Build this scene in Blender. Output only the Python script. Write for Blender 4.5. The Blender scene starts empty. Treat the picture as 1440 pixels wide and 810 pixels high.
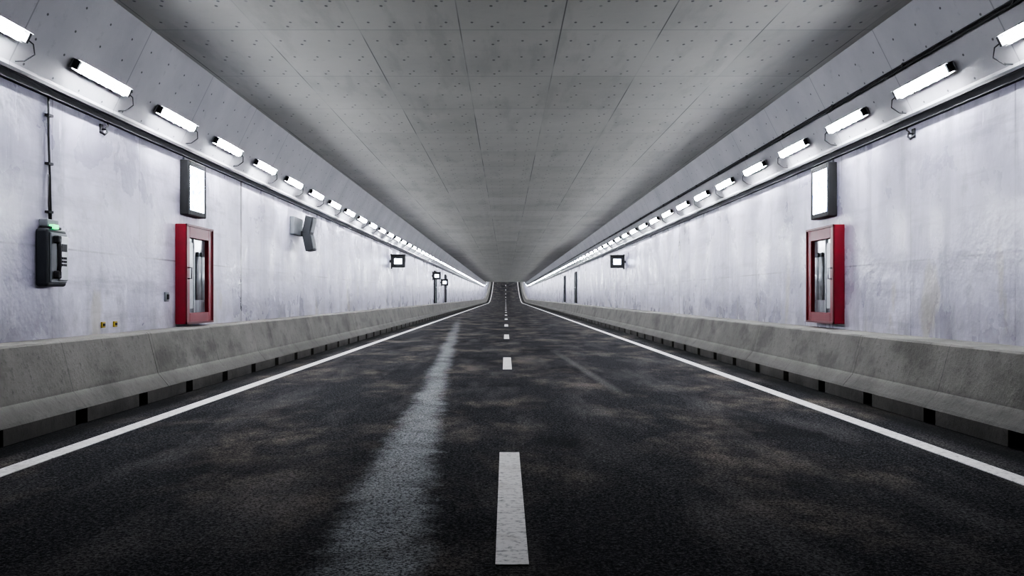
import bpy, bmesh, math, random
from mathutils import Vector, Matrix
random.seed(4)
F=1355.0; H=1.23
WL=-4.75; WR=4.92      # wall planes
CL=-4.20; CR=4.36      # ceiling corners
ZC=4.41; ZH=3.45       # ceiling height, haunch foot
Y0=-14.0; Y1=345.0
def zf(y):
    return 0.0 if y<195 else 0.0008*(y-195)**2
def stations(a,b):
    s=[a]; y=a
    while y<b:
        st=12.0 if y<184 else 4.0
        y=min(y+st,b); s.append(y)
    return s

# ------------------------------------------------------------ node helpers
class NT:
    def __init__(s,name):
        s.m=bpy.data.materials.new(name); s.m.use_nodes=True
        s.t=s.m.node_tree; s.b=s.t.nodes['Principled BSDF']
        s.co=s.t.nodes.new('ShaderNodeTexCoord').outputs['Object']
    def sep(s):
        n=s.t.nodes.new('ShaderNodeSeparateXYZ'); s.t.links.new(s.co,n.inputs[0]); return n.outputs
    def set(s,inp,v):
        if isinstance(v,(int,float,tuple,list)): inp.default_value=v
        else: s.t.links.new(v,inp)
    def math(s,op,a,b=0.0,c=0.0,clamp=False):
        n=s.t.nodes.new('ShaderNodeMath'); n.operation=op; n.use_clamp=clamp
        s.set(n.inputs[0],a); s.set(n.inputs[1],b); s.set(n.inputs[2],c); return n.outputs[0]
    def scale(s,v):
        n=s.t.nodes.new('ShaderNodeMapping'); s.t.links.new(s.co,n.inputs[0]); n.inputs['Scale'].default_value=v; return n.outputs[0]
    def noise(s,sc,detail=4,rough=.55,vec=None,dist=0):
        n=s.t.nodes.new('ShaderNodeTexNoise'); s.t.links.new(vec or s.co,n.inputs['Vector'])
        n.inputs['Scale'].default_value=sc; n.inputs['Detail'].default_value=detail; n.inputs['Roughness'].default_value=rough
        n.inputs['Distortion'].default_value=dist
        return n.outputs['Fac']
    def ramp(s,f,stops):
        n=s.t.nodes.new('ShaderNodeValToRGB'); s.t.links.new(f,n.inputs[0]); e=n.color_ramp.elements
        while len(e)<len(stops): e.new(.5)
        for i,(p,c) in enumerate(stops):
            e[i].position=p; e[i].color=(c if isinstance(c,tuple) else (c,c,c))+(1,)
        return n.outputs[0]
    def mix(s,f,a,b,mode='MIX'):
        n=s.t.nodes.new('ShaderNodeMix'); n.data_type='RGBA'; n.blend_type=mode
        s.set(n.inputs[0],f)
        s.set(n.inputs[6],a+(1,) if isinstance(a,tuple) else a); s.set(n.inputs[7],b+(1,) if isinstance(b,tuple) else b)
        return n.outputs[2]
    def maprange(s,v,a,b,c,d):
        n=s.t.nodes.new('ShaderNodeMapRange'); n.interpolation_type='SMOOTHSTEP'
        s.set(n.inputs[0],v)
        for i,x in enumerate((a,b,c,d)): n.inputs[i+1].default_value=x
        return n.outputs[0]
    def bump(s,h,strength=.3,dist=.02):
        n=s.t.nodes.new('ShaderNodeBump'); n.inputs['Strength'].default_value=strength; n.inputs['Distance'].default_value=dist
        s.t.links.new(h,n.inputs['Height']); s.t.links.new(n.outputs[0],s.b.inputs['Normal'])
    def color(s,c): s.set(s.b.inputs['Base Color'],c+(1,) if isinstance(c,tuple) else c)
    def line(s,v,period,off,halfw):
        """mask=1 near v = off + n*period"""
        a=s.math('SUBTRACT',v,off-period/2); a=s.math('DIVIDE',a,period); a=s.math('FRACT',a)
        a=s.math('SUBTRACT',a,.5); a=s.math('ABSOLUTE',a); a=s.math('MULTIPLY',a,period)
        return s.maprange(a,halfw*.6,halfw*1.4,1,0)

def simple(name,col,rough=.5,metal=0,emit=None,es=0,nz=0.0):
    t=NT(name)
    if nz>0:
        n=t.noise(9,5); t.color(t.mix(n,tuple(c*(1-nz) for c in col),tuple(min(1,c*(1+nz)) for c in col)))
        t.bump(t.noise(60,3),.1,.003)
    else: t.color(col)
    t.b.inputs['Roughness'].default_value=rough; t.b.inputs['Metallic'].default_value=metal
    if emit:
        t.b.inputs['Emission Color'].default_value=emit+(1,); t.b.inputs['Emission Strength'].default_value=es
    return t.m

def wall_mat(name,panel_off,joint_off,seam_z):
    t=NT(name); x,y,z=t.sep()
    big=t.noise(.35,5,.6); fine=t.noise(2.2,6,.65); blot=t.noise(.8,5,.6,dist=.3)
    streak=t.noise(1.0,6,.65,vec=t.scale((1,2.2,.20))); hz=t.noise(1.0,5,.65,vec=t.scale((1,.35,4)))
    c=t.ramp(big,[(.3,(.33,.325,.415)),(.7,(.53,.515,.62))])
    c=t.mix(t.maprange(blot,.46,.64,0,.6),c,(.76,.74,.86))
    c=t.mix(t.maprange(streak,.47,.66,0,.60),c,(.24,.235,.30))
    c=t.mix(t.maprange(hz,.50,.66,0,.52),c,(.26,.25,.32))
    c=t.mix(t.maprange(fine,.54,.70,0,.45),c,(.19,.19,.23))
    # scraped / spattered marks
    sp=t.noise(1,6,.75,vec=t.scale((1,7,2.2))); c=t.mix(t.math('MULTIPLY',t.maprange(sp,.62,.68,0,.5),t.maprange(big,.4,.6,0,1)),c,(.16,.16,.19))
    lt=t.noise(1,6,.75,vec=t.scale((1,5,1.2))); c=t.mix(t.maprange(lt,.62,.68,0,.4),c,(.86,.85,.95))
    seam=t.line(y,2.4,panel_off,.012); seam2=t.line(z,20,seam_z,.010)
    br=t.maprange(t.noise(.7,3),.4,.6,.1,.7)
    c=t.mix(t.math('MULTIPLY',seam,br),c,(.11,.11,.13))
    c=t.mix(t.math('MULTIPLY',seam2,br),c,(.11,.11,.13))
    j=t.line(y,19.3,joint_off,.045)
    c=t.mix(t.math('MULTIPLY',j,.95),c,(.02,.02,.025))
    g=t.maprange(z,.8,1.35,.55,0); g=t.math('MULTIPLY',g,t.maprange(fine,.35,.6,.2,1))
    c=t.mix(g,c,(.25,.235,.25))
    lp=t.math('MULTIPLY',t.maprange(t.noise(1,4,.6,vec=t.scale((1,1.4,.5))),.60,.68,0,.45),t.maprange(z,1.4,2.0,1,0))
    c=t.mix(lp,c,(.34,.31,.20))
    t.color(c)
    t.set(t.b.inputs['Roughness'],t.maprange(blot,.35,.65,.24,.45))
    h=t.math('ADD',t.math('MULTIPLY',blot,.9),t.math('MULTIPLY',fine,.3)); h=t.math('ADD',h,t.math('MULTIPLY',t.noise(18,4),.04))
    t.bump(h,.55,.05)
    return t.m

def ceil_mat():
    t=NT('ceiling_boards'); x,y,z=t.sep()
    big=t.noise(.5,5,.6); fine=t.noise(5,6,.7)
    st=t.noise(1,5,.6,vec=t.scale((3.2,.5,1)))
    px=t.math('FLOOR',t.math('DIVIDE',t.math('SUBTRACT',x,.66),1.2)); py=t.math('FLOOR',t.math('DIVIDE',t.math('SUBTRACT',y,11.46),2.4))
    n=t.t.nodes.new('ShaderNodeCombineXYZ'); t.set(n.inputs[0],px); t.set(n.inputs[1],py)
    w=t.t.nodes.new('ShaderNodeTexWhiteNoise'); w.noise_dimensions='2D'; t.t.links.new(n.outputs[0],w.inputs['Vector'])
    c=t.ramp(big,[(.25,(.33,.33,.295)),(.75,(.44,.44,.395))])
    c=t.mix(t.maprange(w.outputs[0],0,1,0,.35),c,(.50,.50,.46))
    c=t.mix(t.maprange(st,.5,.7,0,.30),c,(.23,.23,.205))
    c=t.mix(t.maprange(fine,.58,.75,0,.25),c,(.22,.22,.205))
    sx=t.line(x,1.2,.66,.007); sy=t.line(y,2.4,11.46,.012)
    br=t.maprange(t.noise(.4,2),.40,.58,.1,.8)
    c=t.mix(t.math('MULTIPLY',sx,br),c,(.05,.05,.05))
    c=t.mix(t.math('MULTIPLY',sy,.4),c,(.11,.11,.11))
    def dots(per_x,ox,per_y,oy,r):
        a=t.math('SUBTRACT',t.math('FRACT',t.math('DIVIDE',t.math('SUBTRACT',x,ox),per_x)),.5); a=t.math('MULTIPLY',a,per_x)
        b=t.math('SUBTRACT',t.math('FRACT',t.math('DIVIDE',t.math('SUBTRACT',y,oy),per_y)),.5); b=t.math('MULTIPLY',b,per_y*.55)
        d=t.math('SQRT',t.math('ADD',t.math('MULTIPLY',a,a),t.math('MULTIPLY',b,b)))
        return t.maprange(d,r*.5,r,1,0)
    d=t.math('MAXIMUM',dots(.30,.06,.8,.35,.021),dots(.60,.14,.8,.52,.023))
    d=t.math('MULTIPLY',d,t.maprange(t.noise(3,2),.35,.5,.4,.85))
    c=t.mix(d,c,(.05,.05,.05))
    t.color(c); t.b.inputs['Roughness'].default_value=.6
    t.bump(t.math('ADD',fine,big),.15,.02)
    return t.m

def haunch_mat():
    t=NT('haunch_panels'); x,y,z=t.sep()
    big=t.noise(.7,5,.6); fine=t.noise(6,6,.7)
    c=t.ramp(big,[(.25,(.33,.33,.35)),(.75,(.46,.46,.48))])
    c=t.mix(t.maprange(fine,.58,.74,0,.4),c,(.23,.23,.24))
    c=t.mix(t.math('MULTIPLY',t.line(y,2.4,11.46,.010),.5),c,(.09,.09,.09))
    a=t.math('MULTIPLY',t.math('SUBTRACT',t.math('FRACT',t.math('DIVIDE',y,.6)),.5),.45)
    b=t.math('MULTIPLY',t.math('SUBTRACT',t.math('FRACT',t.math('DIVIDE',z,.24)),.5),.28)
    d=t.math('SQRT',t.math('ADD',t.math('MULTIPLY',a,a),t.math('MULTIPLY',b,b)))
    c=t.mix(t.math('MULTIPLY',t.maprange(d,.010,.018,1,0),.85),c,(.03,.03,.03))
    t.color(c); t.b.inputs['Roughness'].default_value=.6; t.bump(fine,.2,.015)
    return t.m

def road_mat():
    t=NT('asphalt'); x,y,z=t.sep()
    grain=t.noise(52,2,.9); grain2=t.noise(18,5,.85); patch=t.noise(1,4,.6,vec=t.scale((.8,.42,1)),dist=.2); lng=t.noise(1,4,.6,vec=t.scale((1.6,.30,1)))
    g=t.math('ADD',t.math('MULTIPLY',grain,.65),t.math('MULTIPLY',grain2,.35))
    c=t.ramp(g,[(.40,(.003,.003,.0035)),(.50,(.017,.017,.019)),(.62,(.088,.088,.092))])
    patch2=t.noise(1,5,.65,vec=t.scale((2.2,1.1,1)))
    gm=t.maprange(g,.42,.57,.12,1)
    dk=t.maprange(t.noise(1,4,.6,vec=t.scale((.6,.35,1))),.50,.64,0,.5)
    c=t.mix(dk,c,(.007,.007,.008))
    pf=t.math('MULTIPLY',t.maprange(patch,.46,.66,0,.8),t.maprange(patch2,.34,.62,.1,1))
    c=t.mix(t.math('MULTIPLY',pf,gm),c,(.185,.158,.132))
    c=t.mix(t.math('MULTIPLY',t.maprange(lng,.46,.68,0,.5),gm),c,(.13,.123,.12))
    wob=t.noise(.35,3,.5,vec=t.scale((0,1,0)))
    cx=t.math('ADD',t.math('MULTIPLY',t.math('SUBTRACT',wob,.5),.25),t.math('MULTIPLY_ADD',y,-.040,-.46))
    dx=t.math('ADD',t.math('ABSOLUTE',t.math('SUBTRACT',x,cx)),t.math('MULTIPLY',t.math('SUBTRACT',t.noise(5,4,.7),.5),.3))
    dx=t.math('ADD',dx,t.maprange(y,4,14,-.04,.06))
    m=t.maprange(dx,.09,.30,1,0); m=t.math('MULTIPLY',m,t.maprange(g,.42,.57,.15,1)); m=t.math('MULTIPLY',m,t.maprange(t.noise(1.6,4),.3,.58,.55,1))
    m=t.math('MULTIPLY',m,t.maprange(y,12,60,1,0))
    c=t.mix(t.math('MULTIPLY',m,.9),c,(.31,.32,.322))
    sx=t.math('SUBTRACT',x,t.math('MULTIPLY_ADD',y,-.037,1.93)); d2=t.math('ABSOLUTE',sx)
    m2=t.maprange(d2,.02,.12,.4,0); m2=t.math('MULTIPLY',m2,t.math('MULTIPLY',t.maprange(y,11.5,13.5,0,1),t.maprange(y,18,24,1,0)))
    c=t.mix(t.math('MULTIPLY',m2,gm),c,(.20,.19,.18))
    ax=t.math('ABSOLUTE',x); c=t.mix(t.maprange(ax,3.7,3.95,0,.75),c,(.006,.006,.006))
    t.color(c)
    t.b.inputs['Specular IOR Level'].default_value=.02
    t.b.inputs['Roughness'].default_value=.85
    t.bump(g,.6,.015)
    return t.m

def conc_mat():
    t=NT('barrier_concrete'); x,y,z=t.sep()
    big=t.noise(1.2,6,.65); fine=t.noise(14,6,.75); st=t.noise(1,5,.6,vec=t.scale((1,1.2,2.5)))
    c=t.ramp(big,[(.28,(.110,.106,.094)),(.72,(.195,.187,.168))])
    c=t.mix(t.maprange(st,.48,.68,0,.55),c,(.064,.062,.055))
    c=t.mix(t.maprange(fine,.53,.68,0,.5),c,(.048,.046,.043))
    dr=t.noise(1,5,.65,vec=t.scale((1,2.4,.5))); c=t.mix(t.maprange(dr,.60,.72,0,.5),c,(.048,.046,.042))
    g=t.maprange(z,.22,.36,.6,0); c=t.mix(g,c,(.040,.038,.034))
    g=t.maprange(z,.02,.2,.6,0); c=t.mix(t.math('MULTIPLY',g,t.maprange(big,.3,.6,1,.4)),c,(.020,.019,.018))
    c=t.mix(t.math('MULTIPLY',t.line(y,2.4,9.5,.008),.4),c,(.025,.025,.025))
    t.color(c); t.b.inputs['Roughness'].default_value=.8; t.b.inputs['Specular IOR Level'].default_value=.25; t.bump(fine,.5,.02)
    return t.m
def paint_mat():
    t=NT('road_paint'); fine=t.noise(22,6,.75); big=t.noise(2.5,5,.7)
    c=t.ramp(fine,[(.36,(.20,.195,.185)),(.50,(.56,.54,.52))]); c=t.mix(t.maprange(big,.5,.68,0,.6),c,(.34,.31,.28))
    t.color(c); t.b.inputs['Roughness'].default_value=.6; t.bump(fine,.3,.006); return t.m

M=dict(
 wl=wall_mat('wall_plaster_left',17.3,17.3,1.75), wr=wall_mat('wall_plaster_right',11.7,27.3,1.67), ceil=ceil_mat(), haunch=haunch_mat(),
 road=road_mat(), conc=conc_mat(), paint=paint_mat(),
 black=simple('black_housing',(.005,.005,.006),.6,0,nz=.3), dark=simple('dark_steel',(.015,.015,.018),.6,.3,nz=.3),
 cable=simple('rubber_cable',(.010,.010,.010),.6), steel=simple('brushed_steel',(.32,.33,.35),.32,.8,nz=.25),
 grey=simple('grey_sheet',(.16,.17,.18),.45,.2,nz=.3), dgrey=simple('dark_grey_sheet',(.020,.022,.026),.5,.2,nz=.3), lgrey=simple('light_grey_panel',(.42,.44,.46),.3,.3,nz=.35),
 red=simple('red_enamel',(.18,.007,.016),.38,nz=.3), redd=simple('dark_red_enamel',(.10,.005,.010),.4,nz=.25),
 tube=simple('tube_diffuser',(1,1,1),.4,0,(.90,.93,1.0),350.0), green=simple('green_led',(.0,.5,.2),.4,0,(.03,1,.3),2.5),
 white=simple('white_plastic',(.5,.5,.52),.4,nz=.1), yellow=simple('yellow_tag',(.30,.22,.02),.5,nz=.2),
 gap_shade=simple('gap_shade_black',(.004,.004,.004),.9), door=simple('green_door',(.015,.035,.03),.5,nz=.2), galv=simple('galvanised_tray',(.30,.30,.31),.45,.5,nz=.3))
def sign_mat():
    t=NT('backlit_sign'); n=t.noise(8,5,.7); c=t.ramp(n,[(.38,(.14,.22,.55)),(.54,(.85,.91,1.0))])
    t.color((.6,.6,.65)); t.t.links.new(c,t.b.inputs['Emission Color']); t.b.inputs['Emission Strength'].default_value=12.0
    t.b.inputs['Roughness'].default_value=.3; return t.m
M['sign']=sign_mat()
def glass_mat():
    t=NT('cabinet_glass'); n=t.noise(2.5,5,.65,vec=t.scale((1,4,1)),dist=1); t.color(t.ramp(n,[(.3,(.14,.15,.16)),(.7,(.45,.47,.50))]))
    t.b.inputs['Roughness'].default_value=.15; t.b.inputs['Metallic'].default_value=.3; t.bump(t.noise(4,3),.15,.02); return t.m
M['glass']=glass_mat()

# ------------------------------------------------------------ mesh builder
class B:
    def __init__(s,name,origin=(0,0,0)):
        s.name=name; s.o=Vector(origin); s.v=[]; s.f=[]; s.mi=[]; s.mats=[]; s.sm=[]
    def mat(s,k):
        if k not in s.mats: s.mats.append(k)
        return s.mats.index(k)
    def add(s,vs,fs,k,smooth=False):
        b=len(s.v); s.v+= [Vector(p)-s.o for p in vs]; i=s.mat(k)
        for f in fs: s.f.append([b+q for q in f]); s.mi.append(i); s.sm.append(smooth)
    def bm(s,bm,k,smooth=False):
        bm.verts.ensure_lookup_table(); bm.verts.index_update()
        s.add([v.co.copy() for v in bm.verts],[[v.index for v in f.verts] for f in bm.faces],k,smooth); bm.free()
    def box(s,lo,hi,k,bev=0,mtx=None,seg=2):
        bm=bmesh.new(); bmesh.ops.create_cube(bm,size=1)
        lo=Vector(lo);hi=Vector(hi);c=(lo+hi)/2;d=hi-lo
        for v in bm.verts: v.co=Vector((v.co.x*d.x,v.co.y*d.y,v.co.z*d.z))
        if bev: bmesh.ops.bevel(bm,geom=bm.edges[:],offset=bev,segments=seg,affect='EDGES',profile=.5)
        for v in bm.verts: v.co=v.co+c
        if mtx: bmesh.ops.transform(bm,matrix=mtx,verts=bm.verts)
        s.bm(bm,k)
    def tube(s,pts,r,k,n=8):
        pts=[Vector(p) for p in pts]; vs=[];fs=[]
        for i,p in enumerate(pts):
            d=(pts[min(i+1,len(pts)-1)]-pts[max(i-1,0)]).normalized()
            u=d.cross(Vector((0,0,1)) if abs(d.z)<.9 else Vector((1,0,0))).normalized(); w=d.cross(u)
            for j in range(n):
                a=2*math.pi*j/n; vs.append(p+u*math.cos(a)*r+w*math.sin(a)*r)
        for i in range(len(pts)-1):
            for j in range(n): fs.append([i*n+j,i*n+(j+1)%n,(i+1)*n+(j+1)%n,(i+1)*n+j])
        fs.append(list(range(n))[::-1]); fs.append([(len(pts)-1)*n+j for j in range(n)])
        s.add(vs,fs,k,True)
    def sweep(s,prof,ys,k,closed=False):
        n=len(prof); vs=[(x,y,z+zf(y)) for y in ys for x,z in prof]; fs=[]
        m=n if closed else n-1
        for i in range(len(ys)-1):
            for j in range(m): fs.append([i*n+j,i*n+(j+1)%n,(i+1)*n+(j+1)%n,(i+1)*n+j])
        if closed: fs.append(list(range(n))); fs.append([(len(ys)-1)*n+j for j in range(n)][::-1])
        s.add(vs,fs,k)
    def done(s):
        me=bpy.data.meshes.new(s.name); me.from_pydata([tuple(v) for v in s.v],[],s.f)
        for k in s.mats: me.materials.append(M[k])
        for p,i,q in zip(me.polygons,s.mi,s.sm): p.material_index=i; p.use_smooth=q
        bm=bmesh.new(); bm.from_mesh(me); bmesh.ops.recalc_face_normals(bm,faces=bm.faces); bm.to_mesh(me); bm.free()
        ob=bpy.data.objects.new(s.name,me); ob.location=s.o; bpy.context.scene.collection.objects.link(ob); return ob
YS=stations(Y0,Y1)

# ------------------------------------------------------------ tunnel shell
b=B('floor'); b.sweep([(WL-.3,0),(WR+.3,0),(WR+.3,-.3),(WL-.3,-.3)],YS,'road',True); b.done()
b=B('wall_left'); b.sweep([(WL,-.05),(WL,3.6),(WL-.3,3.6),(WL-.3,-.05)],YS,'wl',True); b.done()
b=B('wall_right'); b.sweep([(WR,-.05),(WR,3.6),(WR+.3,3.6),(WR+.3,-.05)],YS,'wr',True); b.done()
b=B('ceiling'); b.sweep([(CL-.8,ZC),(CR+.8,ZC),(CR+.8,ZC+.3),(CL-.8,ZC+.3)],YS,'ceil',True); b.done()
for nm,s,W,C in (('ceiling_haunch_left',-1,WL,CL),('ceiling_haunch_right',1,WR,CR)):
    b=B(nm); b.sweep([(W,3.375),(W-s*.085,3.375),(W-s*.085,ZH),(C,ZC),(W,ZC)],YS,'haunch',True)
    b.done()

for s,W,nm in ((-1,WL,'trim_1'),(1,WR,'trim_2')):
    b=B(nm); b.sweep([(W,3.30),(W-s*.055,3.30),(W-s*.055,3.374),(W,3.374)],YS,'dark',True)
    b.sweep([(W-s*.0852,3.374),(W-s*.10,3.374),(W-s*.10,3.41),(W-s*.0852,3.41)],YS,'dark',True); b.done()
def haunch_pt(s,Y,off):
    W,C=(WL,CL) if s<0 else (WR,CR)
    a=Vector((W-s*.085,0,ZH)); c=Vector((C,0,ZC)); d=(c-a).normalized(); n=Vector((-s*abs(d.z),0,-abs(d.x)))
    t=(Y-ZH)/(ZC-ZH); return a.lerp(c,t)+n*off, d, n
b=B('cable_run')
for Y,r in ((3.895,.016),(3.925,.010)):
    p,d,n=haunch_pt(1,Y,.03)
    prof=[(p.x+math.cos(a)*r,p.z+math.sin(a)*r) for a in [i*math.pi/3 for i in range(6)]]
    b.sweep(prof,YS,'cable',True)
p,d,n=haunch_pt(1,3.91,0)
y=Y0+1
while y<190:
    q=p+n*.022; b.box((q.x-.02,y-.02,q.z-.03),(q.x+.02,y+.02,q.z+.03),'dark'); y+=2.41
b.done()

# ------------------------------------------------------------ tunnel lights (nearer and rear lamps left out to darken the foreground)
def light_row(s,Yl,y_first):
    b=B('tunnel_light_row')
    p0,d,n=haunch_pt(s,Yl,0)
    y=y_first-1*2.43
    while y<Y1-4:
        L=.66; z=zf(y); z2=(zf(y+L)-zf(y-L))/(2*L)
        def P(a,u,w):
            v=p0+d*u+n*w; return (v.x,y+a,v.z+z+a*z2)
        def bx(a0,a1,u0,u1,w0,w1,k):
            vs=[P(a,u,w) for a in (a0,a1) for u in (u0,u1) for w in (w0,w1)]
            b.add(vs,[[0,1,3,2],[4,6,7,5],[0,4,5,1],[2,3,7,6],[0,2,6,4],[1,5,7,3]],k)
        near=y<60
        bx(-L-.04,L+.04,-.05,.06,.015,.045,'galv')
        bx(-L-.04,-L,-.040,.060,.03,.10,'dark'); bx(L,L+.04,-.040,.060,.03,.10,'dark')
        bx(-L,L,.062,.068,.03,.142,'galv'); bx(-L,L,-.056,-.050,.03,.070,'galv')  # side lips added to cut lamp light off ceiling edges and upper wall
        q=[(-.032,.045),(-.032,.080),(-.018,.094),(.018,.094),(.032,.080),(.032,.045)]
        vs=[P(a,u,w) for a in (-L,L) for u,w in q]; m=len(q)
        b.add(vs,[[i,i+1,m+i+1,m+i] for i in range(m-1)],'tube')
        if near:
            for k in range(6):
                ac=-L+.11+k*(2*L-.22)/5; vs=[]
                for rr,ww in ((.060,.078),(.042,.112)):
                    for j in range(8):
                        t=j*math.pi/4; vs.append(P(ac+math.cos(t)*rr,math.sin(t)*rr*.95,ww))
                b.add(vs,[[j,(j+1)%8,8+(j+1)%8,8+j] for j in range(8)]+[list(range(8,16))],'tube')
            for a in (-.4,.4): bx(a-.02,a+.02,-.07,.08,0,.02,'dark')
            c=[P(L+.04,0,.06),P(L+.13,-.02,.10),P(L+.19,-.10,.12),P(L+.15,-.20,.08),P(L+.10,-.24,.03)]
            b.tube(c,.007,'cable',6)
        y+=2.43
    return b.done()
light_row(-1,3.685,10.76); light_row(1,3.665,10.8)

# ------------------------------------------------------------ barriers
SEG=4.8; HOLE=1.6; HH=.14
def barrier(s,XB,W,top,name):
    b=B(name)
    e=W-s*.006
    prof=[(s*XB,HH),(s*(XB+.02),.17),(s*(XB+.13),.30),(s*(XB+.25),top-.02),(s*(XB+.27),top),(e,top),(e,HH)]
    y=7.0-SEG*4+.01
    k=int(math.floor((Y1-y)/SEG))
    for i in range(k):
        a=y+i*SEG; ys=[a+.006]
        st=SEG-.012 if a<180 else (SEG-.012)/2
        while ys[-1]<a+SEG-.007: ys.append(min(ys[-1]+st,a+SEG-.006))
        b.sweep(prof,ys,'conc',True)
        b.sweep([(s*(XB+.30),.0),(s*(XB+.30),top-.01),(e,top-.01),(e,0)],[a-.012,a+.012],'gap_shade',True)  # near-black filler, shade of the segment joint painted in
        for h in range(3):
            c=a+ .78+h*HOLE
            f0=c+.13; f1=c+HOLE-.13
            if h==2: f1=a+SEG+.78-.13
            b.sweep([(s*XB,0.0),(s*XB,HH+.002),(s*(XB+.3),HH+.002),(s*(XB+.3),0)],[f0,f1],'conc',True)
    b.sweep([(s*(XB+.30),0.0),(s*(XB+.30),HH-.002),(e,HH-.002),(e,0)],[q for q in YS if q<Y1-4],'gap_shade',True)  # near-black block behind the drain slots, painted as their shaded interior
    return b.done()
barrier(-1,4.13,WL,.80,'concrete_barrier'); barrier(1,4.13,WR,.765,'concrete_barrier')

# ------------------------------------------------------------ road markings
def line(name,segs,xc,w):
    b=B(name)
    for a,c in segs:
        ys=[q for q in stations(a,c)]
        b.sweep([(xc-w/2,0),(xc-w/2,.005),(xc+w/2,.005),(xc+w/2,0)],ys,'paint',True)
    b.done()
line('edge_line',[(Y0+1,Y1-2)],-3.53,.155); line('edge_line',[(Y0+1,Y1-2)],3.46,.155)
line('centre_line_dashes',[(4.42+12*i,7.62+12*i) for i in range(-1,28)],.03,.155)

# ------------------------------------------------------------ wall equipment
def cabinet(s,W,y0):
    y1=y0+1.27; z0,z1=.84,2.29; D=.15
    b=B('fire_hose_cabinet',(W,y0+.63,z0))
    X=lambda d: W-s*d
    def bx(d0,d1,ya,yb,za,zb,k,bev=0): 
        xa,xb=sorted((X(d0),X(d1))); b.box((xa,ya,za),(xb,yb,zb),k,bev)
    fw=.19
    bx(.0,.03,y0+.02,y1-.02,z0+.02,z1-.02,'redd')
    bx(.0,D,y0,y0+fw,z0,z1,'red',.008); bx(.0,D,y1-fw,y1,z0,z1,'red',.008)
    bx(.0,D,y0+fw,y1-fw,z0,z0+fw*.85,'red',.006); bx(.0,D,y0+fw,y1-fw,z1-fw,z1,'red',.006)
    r=.03
    bx(D,D+.02,y0,y0+r,z0,z1,'redd'); bx(D,D+.02,y1-r,y1,z0,z1,'redd'); bx(D,D+.02,y0,y1,z0,z0+r,'redd'); bx(D,D+.02,y0,y1,z1-r,z1,'redd')
    bx(.03,.09,y0+fw,y1-fw,z0+fw*.85,z1-fw,'glass')
    bx(.09,.11,y0+fw+.30,y0+fw+.35,z0+fw*.85,z1-fw,'lgrey')
    bx(.09,.115,y0+fw+.03,y0+fw+.26,z0+.22,z1-fw-.06,'lgrey',.01)
    for q in (y0+fw+.48,y0+fw+.66):
        b.tube([(X(.11),q,z0+.35),(X(.11),q,z1-.45)],.045,'lgrey',14)
        b.tube([(X(.11),q,z1-.45),(X(.11),q,z1-.38)],.02,'grey',8)
    b.tube([(X(D),y0+.12,1.5),(X(D+.05),y0+.12,1.5),(X(D+.05),y0+.12,1.66),(X(D),y0+.12,1.66)],.012,'steel',8)
    b.done()
cabinet(-1,WL,13.85); cabinet(1,WR,13.98)

def exit_sign(s,W,y0):
    b=B('illuminated_exit_sign',(W,y0+.4,2.85))
    X=lambda d: W-s*d
    def bx(d0,d1,ya,yb,za,zb,k,bev=0):
        xa,xb=sorted((X(d0),X(d1))); b.box((xa,ya,za),(xb,yb,zb),k,bev)
    y1=y0+.83; z0,z1=2.44,3.24; D=.13; f=.075
    bx(0,.07,y0+.01,y1-.01,z0+.01,z1-.01,'black')
    bx(0,D,y0,y0+f,z0,z1,'black',.01); bx(0,D,y1-f,y1,z0,z1,'black',.01); bx(0,D,y0+f,y1-f,z0,z0+f,'black',.01); bx(0,D,y0+f,y1-f,z1-f,z1,'black',.01)
    bx(.07,.12,y0+f,y1-f,z0+f,z1-f,'sign')
    for yy in (y0+.15,y1-.15): bx(0,.03,yy-.03,yy+.03,z1,z1+.05,'steel')
    b.done()
exit_sign(-1,WL,14.05); exit_sign(1,WR,14.3)

# emergency phone
b=B('emergency_phone',(WL,9.95,1.65)); x0=WL
b.box((x0,9.72,1.34),(x0+.13,10.15,1.93),'dgrey',.03,seg=3)
b.box((x0+.13,9.76,1.38),(x0+.15,10.11,1.89),'grey',.008)
b.box((x0+.145,9.90,1.40),(x0+.175,10.09,1.86),'lgrey',.012)
b.tube([(x0+.19,9.83,1.46),(x0+.20,9.83,1.56),(x0+.20,9.83,1.72),(x0+.19,9.83,1.82)],.022,'black',10)
b.box((x0+.15,9.79,1.78),(x0+.21,9.87,1.86),'black',.015); b.box((x0+.15,9.79,1.42),(x0+.21,9.87,1.50),'black',.015)
b.box((x0+.172,9.93,1.70),(x0+.18,10.05,1.78),'black',.003)
for i in range(3):
    for j in range(3): b.box((x0+.172,9.935+j*.04,1.55+i*.035),(x0+.181,9.96+j*.04,1.575+i*.035),'black')
b.box((x0+.02,9.80,1.93),(x0+.12,10.05,1.955),'dark',.005)
b.box((x0+.04,9.84,1.93),(x0+.135,9.96,1.975),'green',.008)
b.box((x0,9.80,1.955),(x0+.09,10.05,2.03),'grey',.01)
b.tube([(x0+.03,10.0,2.0),(x0+.03,10.0,2.1),(x0+.03,9.98,2.5),(x0+.025,9.96,2.9),(x0+.025,9.96,3.3)],.012,'cable',8)
b.tube([(x0+.03,9.97,2.0),(x0+.035,9.94,2.2),(x0+.03,9.95,2.5)],.007,'cable',6)
for zz in (2.1,2.6,3.1): b.box((x0,9.93,zz),(x0+.045,10.03,zz+.025),'dark')
b.done()

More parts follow.
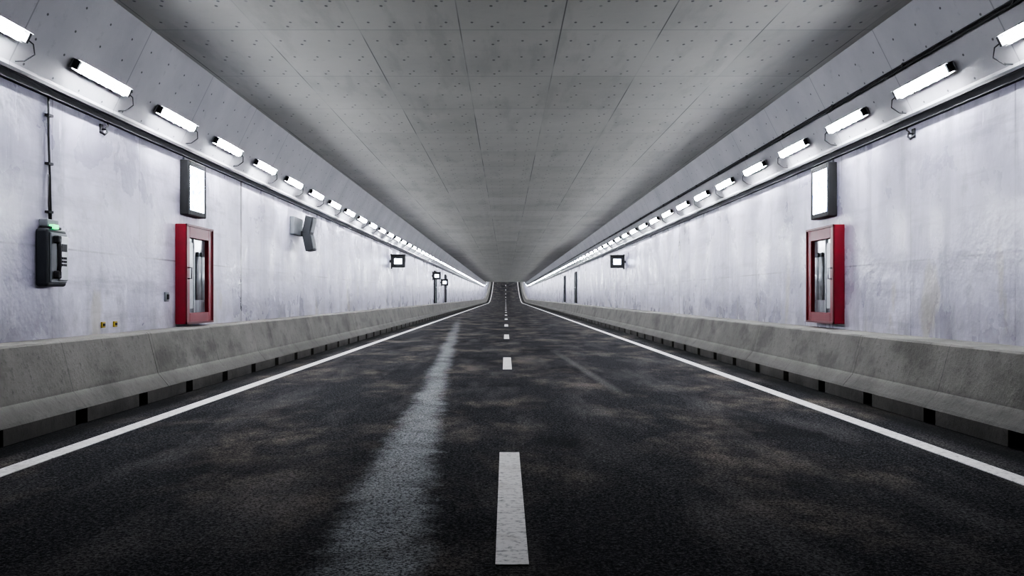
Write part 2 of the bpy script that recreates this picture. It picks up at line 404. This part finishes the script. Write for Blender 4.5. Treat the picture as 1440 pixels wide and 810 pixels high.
# loudspeaker: wall plate with two angled baffles
b=B('tunnel_loudspeaker',(WL,22,2.7)); x0=WL
b.box((x0,21.2,2.62),(x0+.10,22.1,3.02),'grey',.015)
b.box((x0+.10,21.9,2.62),(x0+.22,22.05,2.74),'dark',.01)
c=Vector((x0+.24,22.0,2.68))
for sg in (1,-1):
    m=Matrix.Translation(c)@Matrix.Rotation(math.radians(12*sg),4,'Y')
    lo,hi=((-.10,-.22,-.02),(.08,.22,.40)) if sg>0 else ((-.10,-.22,-.40),(.08,.22,.02))
    b.box(lo,hi,'dgrey',.02,m)
    lo2,hi2=((.08,-.18,.05),(.092,.18,.36)) if sg>0 else ((.08,-.18,-.36),(.092,.18,-.05))
    b.box(lo2,hi2,'grey',.004,m)
b.done()

def signal(s,W,y,z,sc=1.0):
    b=B('lane_signal_box',(W,y,z)); X=lambda d: W-s*d
    def bx(d0,d1,ya,yb,za,zb,k,bev=0):
        xa,xb=sorted((X(d0),X(d1))); b.box((xa,ya,za),(xb,yb,zb),k,bev)
    w=.55*sc;h=.25*sc
    bx(0,.10,y-.05,y+.05,z-.05,z+.05,'dark'); bx(.08,.08+w,y-.10,y+.10,z-h,z+h,'black',.02)
    bx(.20,w-.04,y-.115,y-.10,z-h*.45,z+h*.45,'sign'); bx(.05,.1+w,y-.2,y+.1,z+h,z+h+.03,'black')
    bx(.05,.10,y-.1,y+.12,z-h-.05,z+h+.05,'dark')
    b.done()
signal(-1,WL,39.5,2.70); signal(1,WR,39.5,2.68); signal(-1,WL,62,2.6,.9); signal(-1,WL,70,2.3,.9)
def door(s,W,y,name):
    b=B(name,(W,y,.75)); X=lambda d: W-s*d
    xa,xb=sorted((X(0),X(.05))); b.box((xa,y,.83),(xb,y+1.2,2.9),'door',.01)
    xa,xb=sorted((X(0),X(.09)))
    b.box((xa,y-.1,.83),(xb,y,3.0),'dark'); b.box((xa,y+1.2,.83),(xb,y+1.3,3.0),'dark'); b.box((xa,y-.1,2.9),(xb,y+1.3,3.0),'dark')
    b.tube([(X(.05),y+.2,1.9),(X(.1),y+.2,1.9),(X(.1),y+1.0,1.9),(X(.05),y+1.0,1.9)],.02,'steel',6); b.done()
door(1,WR,66.5,'door_1'); door(1,WR,79,'door_2'); door(-1,WL,64,'door_3'); door(-1,WL,75,'door_4')

for s,W,y in ((-1,WL,11.3),(1,WR,11.6)):
    b=B('cable_hook',(W,y,3.15)); X=lambda d: W-s*d
    b.tube([(X(0),y,3.20),(X(.07),y,3.20),(X(.09),y-.03,3.16),(X(.09),y-.1,3.12),(X(.05),y-.14,3.16)],.013,'dark',8)
    b.box((min(X(0),X(.02)),y-.04,3.15),(max(X(0),X(.02)),y+.04,3.26),'dark',.004)
    b.tube([(X(.05),y+.02,3.22),(X(.05),y+.10,3.26),(X(.02),y+.16,3.3)],.009,'cable',6); b.done()
b=B('wall_socket',(WL,13.45,1.25)); b.box((WL,13.40,1.17),(WL+.03,13.52,1.30),'grey',.006); b.box((WL+.03,13.43,1.2),(WL+.045,13.49,1.27),'dark',.004); b.done()
for y in (11.35,11.7):
    b=B('yellow_wall_tag',(WL,y,.9)); b.box((WL,y-.05,.87),(WL+.02,y+.05,.94),'yellow',.006); b.box((WL+.02,y-.02,.89),(WL+.03,y+.02,.92),'dark'); b.done()

# ------------------------------------------------------------ camera / world
cam=bpy.data.cameras.new('camera'); co=bpy.data.objects.new('camera',cam); bpy.context.scene.collection.objects.link(co)
cam.sensor_width=36; cam.lens=36*F/1440; cam.shift_x=9/1440; cam.shift_y=13/1440; cam.clip_end=600
co.location=(0,0,H); co.rotation_euler=(math.pi/2,0,0); bpy.context.scene.camera=co
w=bpy.data.worlds.new('world'); bpy.context.scene.world=w; w.use_nodes=True
w.node_tree.nodes['Background'].inputs[0].default_value=(.3,.4,.6,1); w.node_tree.nodes['Background'].inputs[1].default_value=.05
vs=bpy.context.scene.view_settings; vs.view_transform='AgX'; vs.look='AgX - High Contrast'; vs.exposure=-.5
